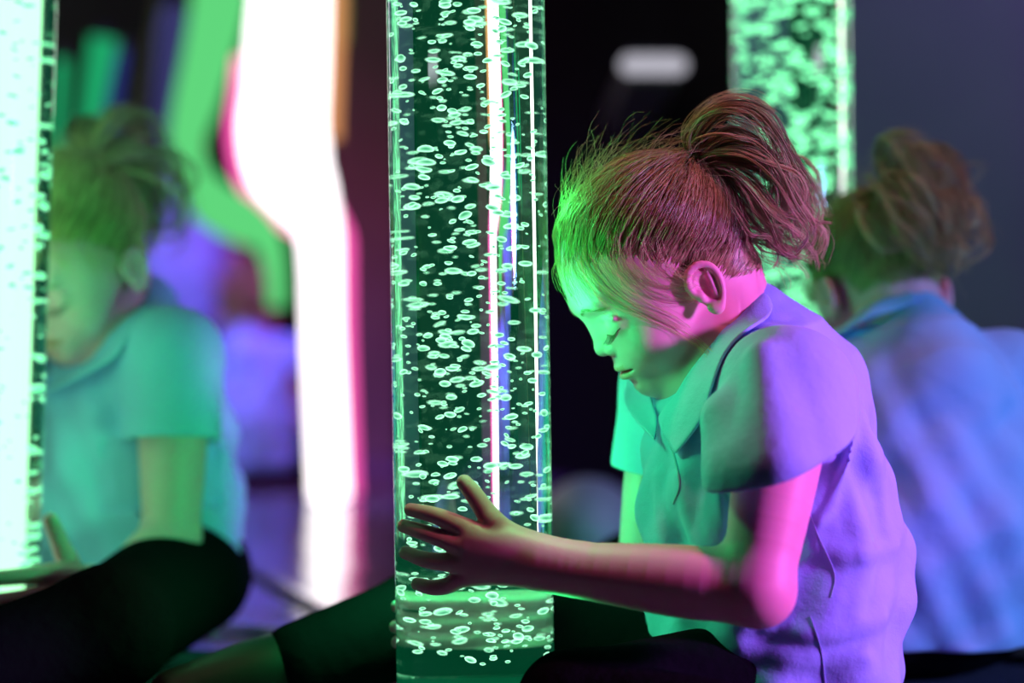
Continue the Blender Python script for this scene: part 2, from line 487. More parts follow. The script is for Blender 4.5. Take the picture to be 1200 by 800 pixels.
# hands
TX, TR = P(552, 400)[0], 0.075         # tube axis and radius
def tube_x(py): return P(551.5 + (py - 400) * 0.015, py)[0]
def on_tube(px, py, r, side):
    """a point lying r off the tube wall, on its camera side (-1) or far side (+1)"""
    d = D
    for _ in range(6):
        x = P(px, py, d)[0] - tube_x(py)
        R = TR + r + 0.0024
        d = D + side * math.sqrt(max(R * R - x * x, 0.0))
    return P(px, py, d)
def finger(pix, rad, side, k=0.0035, k0=0.006):
    pts = [on_tube(px, py, r + e, side) for (px, py, e), r in zip(pix, rad)]
    body.chain(pts, rad, k, '+', k0)
    return pts
tips = []
Lf = -1
palm_back = 0.010
fL = {
 'index':  ([(574, 632, .010), (545, 619, .006), (524, 609, .003), (504, 602, .001), (481, 597, .000)], [.0105, .0095, .0082, .0074, .0062]),
 'middle': ([(572, 646, .010), (540, 638, .007), (518, 631, .003), (498, 624, .001), (473, 616, .000)], [.0105, .0098, .0084, .0076, .0063]),
 'ring':   ([(572, 660, .010), (538, 659, .006), (516, 658, .003), (497, 655, .001), (475, 647, .000)], [.0105, .0095, .0082, .0074, .0062]),
 'little': ([(574, 672, .008), (542, 677, .004), (524, 686, .002), (506, 688, .001), (489, 684, .000)], [.0100, .0088, .0076, .0070, .0060]),
 'thumb':  ([(606, 640, .012), (582, 616, .009), (568, 598, .006), (556, 580, .003), (544, 565, .001)], [.0130, .0115, .0095, .0085, .0072]),
}
# palm: a slab of overlapping cones from wrist to knuckles
for key, (tx, ty, r) in {'a': (552, 626, .0105), 'b': (550, 640, .011), 'c': (550, 656, .0108), 'd': (556, 671, .0098)}.items():
    body.cone(WL + (EL - WL) * 0.16 + np.array([0.0, 0.001, (660 - ty) * 0.00016]), on_tube(tx, ty, r + 0.007, -1), 0.0165, r, 0.010)
body.cone(WL + (EL - WL) * 0.10 + np.array([0, 0.002, 0.003]), on_tube(590, 626, 0.018, -1), 0.0150, 0.0130, 0.012)
for kx in ('index', 'middle', 'ring', 'little', 'thumb'):
    pix, rad = fL[kx]; tips.append(finger(pix, rad, -1))
for px, py in ((545, 619), (540, 638), (538, 659)):                   # knuckles
    q = on_tube(px, py, 0.0165, -1); body.ell(q, (0.0065, 0.006, 0.0065), None, 0.006)
fR = {
 'index':  ([(600, 700, .010), (555, 698, .004), (515, 700, .002), (482, 704, .001), (466, 710, .000)], [.0105, .0095, .0080, .0074, .0064]),
 'middle': ([(600, 720, .010), (552, 722, .004), (510, 726, .002), (478, 730, .001), (464, 734, .000)], [.0105, .0098, .0084, .0076, .0066]),
 'ring':   ([(600, 735, .010), (555, 740, .004), (512, 746, .002), (480, 750, .001), (466, 752, .000)], [.0105, .0095, .0082, .0074, .0064]),
 'little': ([(604, 748, .008), (565, 756, .003), (530, 764, .002), (506, 768, .001), (492, 770, .000)], [.0100, .0088, .0076, .0070, .0060]),
 'thumb':  ([(618, 712, .012), (604, 690, .009), (594, 672, .006), (586, 654, .003), (580, 640, .001)], [.0130, .0115, .0095, .0085, .0072]),
}
for tx, ty, r in ((565, 700, .0105), (562, 722, .011), (565, 740, .0108), (572, 754, .0098)):
    body.cone(WR + np.array([0.0, 0, (726 - ty) * 0.00030]), on_tube(tx, ty, r + 0.006, 1), 0.0175, r, 0.008)
for kx in ('index', 'middle', 'ring', 'little', 'thumb'):
    pix, rad = fR[kx]; tips.append(finger(pix, rad, 1))

bv, bf = body.mesh(1)
girl = empty('person', GO, 'girl in pale polo with messy red-brown ponytail, both hands around the nearest bubble tube', 'person')
cen = bv[bf].mean(1)
hc_ = to_head(cen)
lipf = (hc_[:, 0] > 92) & (np.abs(hc_[:, 1]) < 17) & (hc_[:, 2] < -31.0 + 0.05 * np.abs(hc_[:, 1])) & (hc_[:, 2] > -46.5 + 0.12 * np.abs(hc_[:, 1]))
fm = np.zeros(len(bf), np.int32); fm[lipf] = 1
for pts in tips:                                                      # fingernails on the outer side of each tip
    e = pts[-1]; out = np.array([e[0] - tube_x(400), e[1] - D, 0.0]); out /= np.linalg.norm(out)
    dr = pts[-1] - pts[-2]; dr /= np.linalg.norm(dr)
    c = e + out * 0.0058 + dr * 0.0005; q = cen - c
    fm[(np.abs(q @ dr) < 0.0046) & (np.abs(q @ np.cross(dr, out)) < 0.0036) & (np.abs(q @ out) < 0.004)] = 2
body_o = mesh_obj('body', bv, bf, None, girl, True, GO, [M['skin'], M['lip'], M['nail']], fm)

# ---- brows and lashes
def wisp_surface(pxs, n, off, fld=body):
    q = spline(np.array(pxs, float), n)
    return np.stack([fld.surf(x, y, off) for x, y in q])
def front(l, u, off=0.0003):
    fs = np.linspace(125, 40, 700); v = body.sample(np.stack([hd(f, l, u) for f in fs])) - off
    h = np.nonzero(v < 0)[0]
    return fs[h[0]] if len(h) else 90.0
def on_face(l, u, off=0.0003): return hd(front(l, u, off), l, u)
def brow(s):
    out = []
    for i in range(90):
        t = rng.random(); l, u = s * (11 + 33 * t), 28 + 6 * math.sin(math.pi * min(t * 1.1, 1)) + rng.normal(0, 1.3)
        l2, u2 = l + s * 5.0, u + 1.2 - 2.5 * t + rng.normal(0, 0.6)
        out.append(np.stack([on_face(l + (l2 - l) * w, u + (u2 - u) * w, 0.0003 + 0.0006 * w) for w in (0, .33, .66, 1)]))
    return np.stack(out)
def settle(paths, off, fld=body, it=4):
    """push points onto the level set off of a field"""
    p = np.array(paths, float); sh = p.shape; p = p.reshape(-1, 3); e = 0.0015
    for _ in range(it):
        d = fld.sample(p)
        g = np.stack([fld.sample(p + np.eye(3)[i] * e) - fld.sample(p - np.eye(3)[i] * e) for i in range(3)], -1)
        g /= np.linalg.norm(g, axis=1, keepdims=True) + 1e-9
        ok = (np.abs(d) < 0.05)[:, None]
        o = np.broadcast_to(np.asarray(off), sh[:2]).reshape(-1, 1) if np.ndim(off) else off
        p = p - np.where(ok, g * (d[:, None] - o), 0)
    return p.reshape(sh)
for s in (1, -1):
    b = brow(s)
    v, f = strands(b, 0.00016, 0.00008); mesh_obj('eyebrow', v, f, M['brow'], girl, True, GO)
    ls = []
    for i in range(26):
        t = i / 25; l = s * (19 + 25 * t)
        r0 = on_face(l, 1.6 - 3.0 * math.sin(math.pi * t) + 2 * t, 0.0001)
        out = (f_ax * (8 + 1.5 * rng.random()) + u_ax * -5.0 + l_ax * s * (t - 0.35) * 6) * mm
        ls.append(np.stack([r0, r0 + out * 0.35 + u_ax * -0.0009, r0 + out * 0.7 + u_ax * -0.0008, r0 + out]))
    v, f = strands(np.stack(ls), 0.00022, 0.00008)
    lid = []
    for j in range(3):
        pts = [on_face(s * (18 + 27 * t), 1.6 - 3.0 * math.sin(math.pi * t) + 2 * t + 0.35 * j, 0.0001) for t in np.linspace(0, 1, 10)]
        lid.append(np.stack(pts))
    v2, f2 = strands(np.stack(lid), 0.00034, 0.0003)
    v, f = merge([(v, f), (v2, f2)])
    mesh_obj('eyelash', v, f, M['lash'], girl, True, GO)

# ---- hair
def hairline(f):
    return np.interp(f, [-90, -62, -45, -30, -18, -8, 6, 18, 30, 50, 72, 92, 104], [-32, -32, -30, -26, -10, 6, 17, 24, 36, 53, 68, 77, 82])
cap = Field([HO[0] - 0.13, HO[1] - 0.1, HO[2] - 0.08], [HO[0] + 0.12, HO[1] + 0.1, HO[2] + 0.15], 0.0022)
cap.ell(hd(14, 0, 51), np.array((92.0, 73, 79.5)) * mm, RH)
S, X, Y, Z = cap.sl(cap.lo, cap.lo + cap.h * cap.n, 0)
q = [(RH[i, 0] * (X - HO[0]) + RH[i, 1] * (Y - HO[1]) + RH[i, 2] * (Z - HO[2])) * 1000 for i in range(3)]
cut = (hairline(q[0]) + 17 - q[2]) * 0.0007
cap.put(S, (-cut).astype(np.float32), 0.012, '-')
capv, capf = cap.mesh(2)

EC, ER_ = np.array([14, 0, 51.]), np.array([93.5, 75, 81.])
def on_skull(p, lift=0.0):
    d = (p - EC) / ER_; n = np.linalg.norm(d, axis=-1, keepdims=True)
    return EC + d / n * (ER_ + np.asarray(lift))
BASE = np.array([-62, 0, 97.])
paths = []
NL = 900
for i in range(NL):
    # a lock: a root on the hairline or on the scalp, running back to the tie
    if rng.random() < 0.72:
        f = rng.uniform(-62, 100) if i % 3 else rng.uniform(-50, 30); s = rng.choice([-1, 1]); u = hairline(f) + rng.exponential(10) - 6
        e = 1 - ((f - EC[0]) / ER_[0]) ** 2 - ((u - EC[2]) / ER_[2]) ** 2
        l = s * ER_[1] * math.sqrt(max(e, 0.0)) if e > 0 else rng.normal(0, 20)
        if f > 88: l = rng.uniform(-45, 45)
        if f < -55: l = rng.uniform(-50, 50)
    else:
        f = rng.uniform(-60, 95); l = rng.uniform(-70, 70); u = 110
    r = on_skull(np.array([f, l, u]))
    arch = rng.uniform(1.0, 5.0)
    side = rng.normal(0, 3.5)
    for j in range(int(rng.integers(5, 10))):
        rr = r + rng.normal(0, 3.4, 3); w = np.linspace(0, 1, 11)[:, None]
        bb = BASE + rng.normal(0, 5, 3)
        pth = rr * (1 - w) + bb * w
        pth[:, 1:2] += (side + rng.normal(0, 1.2)) * np.sin(np.pi * w)
        pth[:, 2:3] += rng.normal(0, 1.2) * np.sin(2 * np.pi * w)
        lift = (arch + rng.normal(0, 1.0)) * np.sin(np.pi * w ** 0.8) + 0.6 - 3.4 * np.exp(-w * 9)
        pth = on_skull(pth, lift)
        pth = pth * (1 - w ** 6) + (bb + rng.normal(0, 2, 3)) * w ** 6
        paths.append(pth)
paths = np.stack(paths)
world = HO + (paths * mm) @ RH
def push_out(p, off, fld=body, it=5):
    p = np.array(p, float); sh = p.shape; p = p.reshape(-1, 3); e = 0.0015
    for _ in range(it):
        d = fld.sample(p); k = np.nonzero((d < off) & (d > -0.045))[0]
        if len(k) == 0: break
        q = p[k]; g = np.stack([fld.sample(q + np.eye(3)[i] * e) - fld.sample(q - np.eye(3)[i] * e) for i in range(3)], -1)
        g /= np.linalg.norm(g, axis=1, keepdims=True) + 1e-9
        p[k] = q + g * (off - d[k])[:, None]
    return p.reshape(sh)
world = push_out(world, 0.0012)
sm = world.copy(); sm[:, 1:-1] = (world[:, :-2] + 2 * world[:, 1:-1] + world[:, 2:]) / 4; world = push_out(sm, 0.0010)
world[:, :3] = settle(world[:, :3], np.array([-0.0009, 0.0006, 0.0018]))
v1, f1 = strands(world, rng.uniform(0.00026, 0.00052, len(world)), 0.0003, root=True)
# flyaways standing off the crown
fly = []
for i in range(330):
    f = rng.uniform(-40, 100); l = rng.normal(0, 34); r = on_skull(np.array([f, l, 112.]), 1.5)
    a = rng.uniform(0, 2 * np.pi); L = rng.uniform(22, 85); w = np.linspace(0, 1, 9)[:, None]
    n = (r - EC) / ER_ ** 2; n /= np.linalg.norm(n)
    dirv = np.array([-0.75 + rng.normal(0, 0.55), rng.normal(0, 0.6), 0.1]); dirv -= n * (dirv @ n); dirv /= np.linalg.norm(dirv)
    hgt = abs(rng.normal(0, 9)) + 3
    pth = r + dirv * L * w + n * hgt * np.sin(np.pi * w * rng.uniform(0.5, 0.95)) + np.cumsum(rng.normal(0, 0.7, (9, 3)), 0)
    d = np.linalg.norm((pth - EC) / ER_, axis=1, keepdims=True)
    pth = np.where(d < 1.02, EC + (pth - EC) / d * 1.02, pth)
    fly.append(pth)
for i in range(420):                                                  # baby hair along the brow and temple
    t = rng.random(); f = 103 - 85 * t; s = rng.choice([-1, 1]); l = s * (5 + 57 * t ** 0.8) + rng.normal(0, 4); u = hairline(f) + rng.normal(4, 5)
    r = on_skull(np.array([f, l, u]), 0.5); w = np.linspace(0, 1, 9)[:, None]
    L = rng.uniform(12, 42)
    dirv = np.array([0.25 - 0.5 * t + rng.normal(0, 0.25), s * 0.3 * (1 - t), -1.0]); n = (r - EC) / ER_ ** 2; n /= np.linalg.norm(n)
    dirv -= n * (dirv @ n); dirv /= np.linalg.norm(dirv)
    pth = r + dirv * L * w + n * (rng.uniform(1, 7) * np.sin(np.pi * w * 0.8) + 1) + np.array([-1, 0, 0.]) * (L * 0.35 * t) * w ** 2 + np.cumsum(rng.normal(0, 0.4, (9, 3)), 0)
    fly.append(pth)
fly = HO + (np.stack(fly) * mm) @ RH
fly = fly[np.hypot(fly[..., 0] - P(549, 330)[0], fly[..., 1] - D).min(1) > TUBE_R + 0.012]
v2, f2 = strands(fly, rng.uniform(0.0001, 0.0002, len(fly)), 0.00008)
# loose strands falling over temple and cheek
guides = [
    [(700, 232), (676, 275), (682, 318), (722, 356), (778, 378), (822, 402), (846, 428)],
    [(706, 226), (684, 280), (700, 325), (742, 360), (790, 384), (830, 410), (842, 436)],
    [(720, 240), (700, 285), (716, 325), (746, 352), (782, 368), (806, 384)],
    [(735, 250), (720, 290), (738, 325), (768, 345), (800, 352), (815, 348)],
    [(745, 262), (742, 300), (765, 330), (796, 338), (812, 330)],
    [(690, 240), (664, 290), (664, 330), (676, 352)],
    [(700, 250), (690, 300), (700, 345), (728, 372)],
    [(760, 270), (768, 300), (790, 322), (808, 322)],
]
loose = []
for gi, g in enumerate(guides):
    g = np.array(g, float)
    for i in range([14, 10, 14, 14, 12, 10, 10, 8][gi]):
        off = rng.normal(0, 1, 2) * np.array([6.0, 5.0]); spread = np.linspace(1.7, 0.5, len(g))[:, None]
        gg = g + off * spread + rng.normal(0, 1.0, g.shape)
        q = spline(gg, 13)
        lf = rng.uniform(0.0012, 0.005)
        loose.append(np.stack([body.surf(x, y, lf) for x, y in q]))
loose = np.stack(loose)
loose[:, 1:-1] = (loose[:, :-2] + 2 * loose[:, 1:-1] + loose[:, 2:]) / 4
v3, f3 = strands(loose, rng.uniform(0.00012, 0.00024, len(loose)), 0.0001)
hv, hfc = merge([(capv, capf), (v1, f1), (v2, f2), (v3, f3)])
def tone_attr(o, vals):
    at = o.data.attributes.new('tone', 'FLOAT', 'POINT'); at.data.foreach_set('value', np.asarray(vals, np.float32))
def per_strand(n, m, sides, lo, hi): return np.repeat(rng.uniform(lo, hi, n), m * sides)
hair_o = mesh_obj('hair', hv, hfc, M['hair'], girl, True, GO)
tone_attr(hair_o, np.concatenate([np.full(len(capv), 0.15), per_strand(len(world), 11, 3, 0.0, 0.9), per_strand(len(fly), 9, 3, 0.5, 1.0), per_strand(len(loose), 13, 3, 0.5, 1.0)]))

# ponytail: guides traced in the plane of the head, given depth strand by strand
PG = [
 [(812,188),(812,150),(836,120),(868,114),(898,130),(916,165),(918,190)],
 [(812,190),(820,160),(850,130),(890,138),(914,172),(935,215),(953,246)],
 [(815,190),(830,165),(865,150),(900,172),(924,216),(944,250),(956,264)],
 [(815,193),(840,184),(880,190),(910,216),(934,250),(956,270),(948,290)],
 [(818,195),(845,195),(880,212),(905,242),(924,275),(944,297),(952,302)],
 [(818,198),(845,206),(870,226),(890,256),(906,285),(930,297),(945,292)],
 [(818,200),(838,216),(858,241),(872,266),(890,286),(910,296),(928,300)],
 [(815,200),(825,226),(840,251),(856,269),(875,282),(893,292),(903,302)],
 [(812,193),(800,162),(808,140),(830,122),(852,113),(880,119),(896,136)],
 [(812,192),(806,170),(814,150),(838,136),(870,136),(895,160),(906,196)],
 [(815,192),(835,175),(870,174),(905,192),(938,202),(952,225),(944,246)],
 [(820,195),(855,190),(895,203),(925,196),(948,218),(950,250),(930,260)],
 [(818,192),(848,168),(885,168),(910,200),(920,240),(915,270),(930,285)],
 [(818,196),(850,200),(872,232),(880,262),(905,272),(925,262),(940,275)],
]
tail = []; tone = []
for L in range(120):
    a, b = PG[rng.integers(len(PG))], PG[rng.integers(len(PG))]
    w = rng.random() * 0.4
    g = np.array(a, float) * (1 - w) + np.array(b, float) * w
    g = g + rng.normal(0, 4.0, 2) * np.linspace(0, 2.0, 7)[:, None]
    dep = rng.normal(0, 0.034); curl = rng.uniform(2, 14); ph = rng.uniform(0, 6.28); fr = rng.uniform(0.8, 1.9)
    lt = rng.uniform(0.0, 1.0)
    nst = int(rng.integers(3, 16))
    for j in range(nst):
        q = spline(g + rng.normal(0, 1, 2) * np.linspace(0.6, 2.6, 7)[:, None] * (1.8 if j % 5 == 0 else 0.65), 22)
        w_ = np.linspace(0, 1, 22)
        q[:, 0] += curl * w_ ** 1.5 * np.cos(ph + fr * 6.28 * w_ * 0.8); q[:, 1] += curl * w_ ** 1.5 * np.sin(ph + fr * 6.28 * w_ * 0.8)
        dd = (dep + rng.normal(0, 0.003)) * np.sin(np.pi * np.clip(w_ * 0.85 + 0.02, 0, 1)) + rng.normal(0, 0.004) * w_
        base_d = (hd(*BASE))[1]
        tail.append(np.stack([P(x, y, base_d + z) for (x, y), z in zip(q, dd)]))
        tone.append(np.clip(lt + rng.normal(0, 0.16), 0, 1))
for i in range(140):                                                  # single escaping hairs
    g = np.array(PG[rng.integers(len(PG))], float) + rng.normal(0, 9, (1, 2)) * np.linspace(0, 1.4, 7)[:, None] + rng.normal(0, 3, (7, 2)) * np.linspace(0, 1, 7)[:, None]
    q = spline(g, 22); dd = rng.normal(0, 0.03) * np.linspace(0, 1, 22)
    tail.append(np.stack([P(x, y, hd(*BASE)[1] + z) for (x, y), z in zip(q, dd)])); tone.append(rng.uniform(0.2, 1))
tail = np.stack(tail)
rad = rng.uniform(0.0003, 0.00062, len(tail)); rad[-140:] = 0.00022
vt, ft = strands(tail, rad, 0.00018)
tail_o = mesh_obj('ponytail', vt, ft, M['hair'], hair_o, True, GO)
tone_attr(tail_o, np.repeat(np.array(tone), 22 * 3))

# ---- polo shirt
HS = 0.002
polo = Field([0.085, D - 0.26, 0.0], [0.40, D + 0.22, 0.43], HS)
lv = np.array([  # py, front px, back px, half width across the shoulders (m)
    (392, 822, 945, .060), (412, 800, 965, .085), (440, 778, 990, .112), (475, 768, 1010, .124), (530, 758, 1030, .128), (575, 752, 1042, .126),
    (620, 752, 1056, .128), (650, 754, 1062, .131), (700, 757, 1058, .136), (760, 762, 1049, .138), (840, 770, 1046, .138)], float)
S, X, Y, Z = polo.sl(polo.lo, polo.lo + polo.h * polo.n, 0)
zz = polo.ax[2]; pyz = 400 + (H - zz) / D * F
def lev(i): 
    a = np.interp(np.linspace(330, 900, 571), lv[:, 0], lv[:, i]); ker = np.ones(25) / 25
    a = np.convolve(np.pad(a, 12, mode='edge'), ker, 'valid'); return np.interp(pyz, np.linspace(330, 900, 571), a)
fr, bk, bb = lev(1), lev(2), lev(3)
wid = (bk - fr) * 0.5 / F * D
aa = np.sqrt(np.maximum(wid ** 2 - (bb * math.sin(TY)) ** 2, 0.01 ** 2)) / math.cos(TY)
cx = ((bk + fr) * 0.5 - 600) / F * D
x = X - cx[None, None, :].astype(np.float32); y = Y - np.float32(D + 0.002)
uu = x * tf[0] + y * tf[1]; vv = x * tl[0] + y * tl[1]
# cloth folds
ang = np.arctan2(vv, uu)
fold = (0.0042 * np.sin(ang * 7 + Z * 38 + 2.0 * np.sin(Z * 21)) + 0.0028 * np.sin(ang * 12 - Z * 55 + 1.3) + 0.0020 * np.sin(Z * 95 + ang * 3.0 + 2 * np.sin(ang * 2)))
fold = fold * np.clip((0.40 - Z) * 6, 0.1, 1.0)
k0 = np.sqrt((uu / aa.astype(np.float32)) ** 2 + (vv / bb.astype(np.float32)) ** 2)
d = (k0 - 1) * np.minimum(aa, bb).astype(np.float32) * 1.0
d = np.maximum(d, (Z - np.float32(P(0, 388)[2])))
polo.put(S, (d + fold).astype(np.float32), 0.0, '+')
polo.cone(SC + np.array([0.012, 0, 0.004]), SL + np.array([0, 0, 0.004]), 0.050, 0.047, 0.03)
polo.cone(SC + np.array([0.012, 0, 0.004]), SR + np.array([0, 0, 0.004]), 0.050, 0.047, 0.03)
polo.cone(NB + np.array([0.012, 0, 0.0]), SC + np.array([0.03, 0, -0.03]), 0.056, 0.07, 0.03)
polo.cone(P(884, 372, D), P(950, 450, D + .005), 0.035, 0.055, 0.03)    # upper back
# pulled folds: soft ridges from the arm pit and round the belly
for a, b, c, r in [((985, 560), (1010, 640), (1000, 720), .007), ((950, 640), (1000, 650), (1045, 640), .006), ((900, 735), (960, 742), (1030, 725), .008),
                   ((870, 758), (930, 770), (1010, 770), .008), ((800, 560), (815, 620), (835, 670), .007), ((775, 560), (782, 640), (800, 720), .007),
                   ((1000, 470), (1020, 540), (1035, 620), .006)]:
    q = spline([a, b, c], 9)
    pts = [polo.surf(px, py, -0.003) for px, py in q]
    polo.chain(pts, [r * (0.4 + 0.6 * math.sin(math.pi * i / 8)) for i in range(9)], 0.014)
# left sleeve
A0 = SL + np.array([-0.003, 0.012, 0.006])
A1 = P(907, 557, D - 0.160)
polo.cone(A0, A1, 0.051, 0.0590, 0.022)
polo.cone(SL + np.array([0.012, 0.01, 0]), P(940, 545, D - 0.150), 0.046, 0.050, 0.02)
polo.cone(P(893, 420, D - 0.150), P(912, 545, D - 0.200), 0.012, 0.024, 0.02)    # ridge of the crease
polo.cone(P(850, 490, D - 0.135), P(858, 570, D - 0.165), 0.022, 0.018, 0.02)
ax_ = (A1 - A0) / np.linalg.norm(A1 - A0)
# hem of the sleeve: the plane through the two ends of the edge
e0, e1 = P(845, 573, D - 0.175), P(980, 510, D - 0.135)
nrm = np.cross(e1 - e0, np.array([0.12, 1.0, 0.20])); nrm = nrm if nrm[2] < 0 else -nrm
nrm /= np.linalg.norm(nrm)
# only the sleeve is cut: cut by a slab-limited ball region around the arm below the edge
mid = (e0 + e1) / 2
SS, X2, Y2, Z2 = polo.sl(mid - 0.10, mid + 0.10, 0)
pl = (X2 - mid[0]) * nrm[0] + (Y2 - mid[1]) * nrm[1] + (Z2 - mid[2]) * nrm[2]
tq = np.clip(((X2 - A0[0]) * ax_[0] + (Y2 - A0[1]) * ax_[1] + (Z2 - A0[2]) * ax_[2]), 0, 0.2)
rad_ = np.sqrt((X2 - A0[0] - tq * ax_[0]) ** 2 + (Y2 - A0[1] - tq * ax_[1]) ** 2 + (Z2 - A0[2] - tq * ax_[2]) ** 2)
keep_torso = (k0[SS] - 1) * 0.11 + 0.004       # the trunk of the shirt itself stays
cutd = np.maximum(np.maximum(-pl, rad_ - 0.070), -keep_torso + 0.0)
polo.put(SS, cutd.astype(np.float32), 0.003, '-')
ea = (EL - SL) / np.linalg.norm(EL - SL)
polo.cone(SL + ea * 0.055, SL + ea * 0.135 + np.array([0.006, 0, 0]), 0.040, 0.0560, 0.004, '-')
polo.cone(P(934, 500, D - 0.150), P(952, 560, D - 0.152), 0.026, 0.047, 0.006, '-')
# right sleeve
br = (ER - SR) / np.linalg.norm(ER - SR); B1 = SR + br * 0.125
polo.cone(SR, B1, 0.052, 0.051, 0.02)
br = (ER - SR) / np.linalg.norm(ER - SR)
cutp = SR + br * 0.088
SS, X2, Y2, Z2 = polo.sl(cutp - 0.075, cutp + 0.075, 0)
pl = (X2 - cutp[0]) * br[0] + (Y2 - cutp[1]) * br[1] + (Z2 - cutp[2]) * br[2]
polo.put(SS, np.maximum(-pl, -((k0[SS] - 1) * 0.11 + 0.004)).astype(np.float32), 0.003, '-')
polo.cone(SR + br * 0.06, SR + br * 0.15, 0.038, 0.044, 0.003, '-')
# neck opening and hem
polo.cone(P(842, 412, D), hd(10, 0, -40), 0.043, 0.060, 0.004, '-')
h0, h1 = P(757, 742, D), P(872, 798, D)
nn = np.cross(h1 - h0, np.array([0, 1., 0])); nn = nn if nn[2] < 0 else -nn
polo.plane(h0, nn, 0.006)
polo.plane(np.array([0, 0, 0.042]), (0, 0, -1), 0.006)
pv, pf = polo.mesh(2)
shirt = mesh_obj('polo_shirt', pv, pf, M['shirt'], girl, True, GO)

# collar: two leaves traced by their fold line and outer edge
def leaf(fold_pts, edge_pts, n=26, m=9, bulge=0.007):
    a, b = spline(fold_pts, n), spline(edge_pts, n)
    t = np.linspace(0, 1, m)
    v = a[:, None] * (1 - t)[None, :, None] + b[:, None] * t[None, :, None]
    ctr = P(845, 425, D)
    outw = v - ctr; outw /= np.linalg.norm(outw, axis=2, keepdims=True)
    v = v + outw * (bulge * np.sin(np.pi * t ** 0.7))[None, :, None]
    v = v.reshape(-1, 3)
    i = np.arange(n - 1)[:, None] * m; j = np.arange(m - 1)[None]
    f = np.stack([i + j, i + j + 1, i + m + j + 1, i + m + j], -1).reshape(-1, 4)
    return v, f
near_fold = [P(884, 342, D + .012), P(878, 352, D - .022), P(858, 382, D - .047), P(836, 408, D - .056), P(812, 437, D - .056), P(794, 462, D - .045), P(783, 492, D - .028)]
near_edge = [P(906, 362, D + .012), P(903, 376, D - .050), P(884, 402, D - .083), P(858, 428, D - .098), P(838, 458, D - .103), P(820, 497, D - .100), P(791, 533, D - .078)]
far_fold = [P(884, 342, D + .012), P(866, 345, D + .040), P(838, 370, D + .056), P(812, 400, D + .058), P(786, 430, D + .050), P(770, 455, D + .030), P(781, 490, D - .022)]
far_edge = [P(906, 362, D + .012), P(880, 366, D + .065), P(846, 392, D + .090), P(800, 420, D + .100), P(752, 440, D + .090), P(728, 470, D + .045), P(768, 517, D - .052)]
for fo, ed in ((near_fold, near_edge), (far_fold, far_edge)):
    v, f = leaf(fo, ed)
    for _ in range(4):
        dd = polo.sample(v); e = 0.003
        g = np.stack([polo.sample(v + np.eye(3)[i] * e) - polo.sample(v - np.eye(3)[i] * e) for i in range(3)], -1)
        g /= np.linalg.norm(g, axis=1, keepdims=True) + 1e-9
        v = v + np.where((dd < 0.0038)[:, None] & (dd > -0.03)[:, None], g * (0.0038 - dd)[:, None], 0)
    v3 = v.reshape(26, 9, 3)
    for _ in range(2):
        v3[1:-1] = (v3[:-2] + 2 * v3[1:-1] + v3[2:]) / 4; v3[:, 1:-1] = (v3[:, :-2] + 2 * v3[:, 1:-1] + v3[:, 2:]) / 4
    v = v3.reshape(-1, 3)
    o = mesh_obj('collar', v, f, M['shirt'], shirt, True, GO)
    sm = o.modifiers.new('thickness', 'SOLIDIFY'); sm.thickness = 0.0035; sm.offset = 0
    sb = o.modifiers.new('soft', 'SUBSURF'); sb.levels = 1; sb.render_levels = 1
# placket edge, buttons, seams lying on the cloth
def seam(name, pix, r, n=40, off=0.0004, m='seam'):
    q = spline(np.array(pix, float), n)
    pts = np.stack([polo.surf(x, y, off) for x, y in q])
    pts[1:-1] = (pts[:-2] + pts[1:-1] + pts[2:]) / 3
    v, f = strands(pts[None], r, r, 6); return mesh_obj(name, v, f, M[m], shirt, True, GO)
seam('placket_edge', [(786, 520), (793, 545), (796, 570), (789, 590)], 0.0012)
seam('side_seam', [(944, 590), (960, 630), (978, 672), (974, 700)], 0.0006)
seam('side_seam', [(950, 722), (962, 760), (967, 800)], 0.0006)
hem = []
for t in np.linspace(0, 1, 40):
    pass

# ---- trousers and shoes
tr = Field([-0.30, D - 0.30, 0.0], [0.42, D + 0.33, 0.21], 0.0035)
PV = P(925, 800, D); PV[2] = 0.082
tr.ell(PV, (0.082, 0.108, 0.080), None, 0)
HR = P(900, 800, D + 0.075); HR[2] = 0.080; HL = P(905, 800, D - 0.065); HL[2] = 0.062
KR = P(505, 726, D + 0.200); AR = P(350, 838, D + 0.11); AR[2] = 0.045
tr.chain([HR, KR], [0.070, 0.055], 0.03); tr.chain([KR, AR], [0.056, 0.042], 0.02)
KL = P(668, 800, D - 0.115); KL[2] = 0.049; AL = P(840, 838, D - 0.20); AL[2] = 0.045
tr.chain([HL, KL], [0.058, 0.043], 0.03); tr.chain([KL, AL], [0.043, 0.040], 0.02)
tr.cone(P(760, 815, D), P(840, 800, D), 0.05, 0.06, 0.03)
tr.plane(np.array([0, 0, 0.003]), (0, 0, -1))
tv, tfc = tr.mesh(2)
mesh_obj('trousers', tv, tfc, M['trousers'], girl, True, GO)
for A, dr in ((AR, np.array([-0.09, -0.03, -0.02])), (AL, np.array([0.08, 0.02, -0.012]))):
    sf = Field(A - 0.16, A + 0.16, 0.004)
    sf.chain([A, A + dr * 0.5, A + dr * 1.3], [0.036, 0.036, 0.028], 0.02); sf.plane(np.array([0, 0, 0.003]), (0, 0, -1))
    sv, sfc = sf.mesh(1); mesh_obj('shoe', sv, sfc, M['shoe'], girl, True, GO)

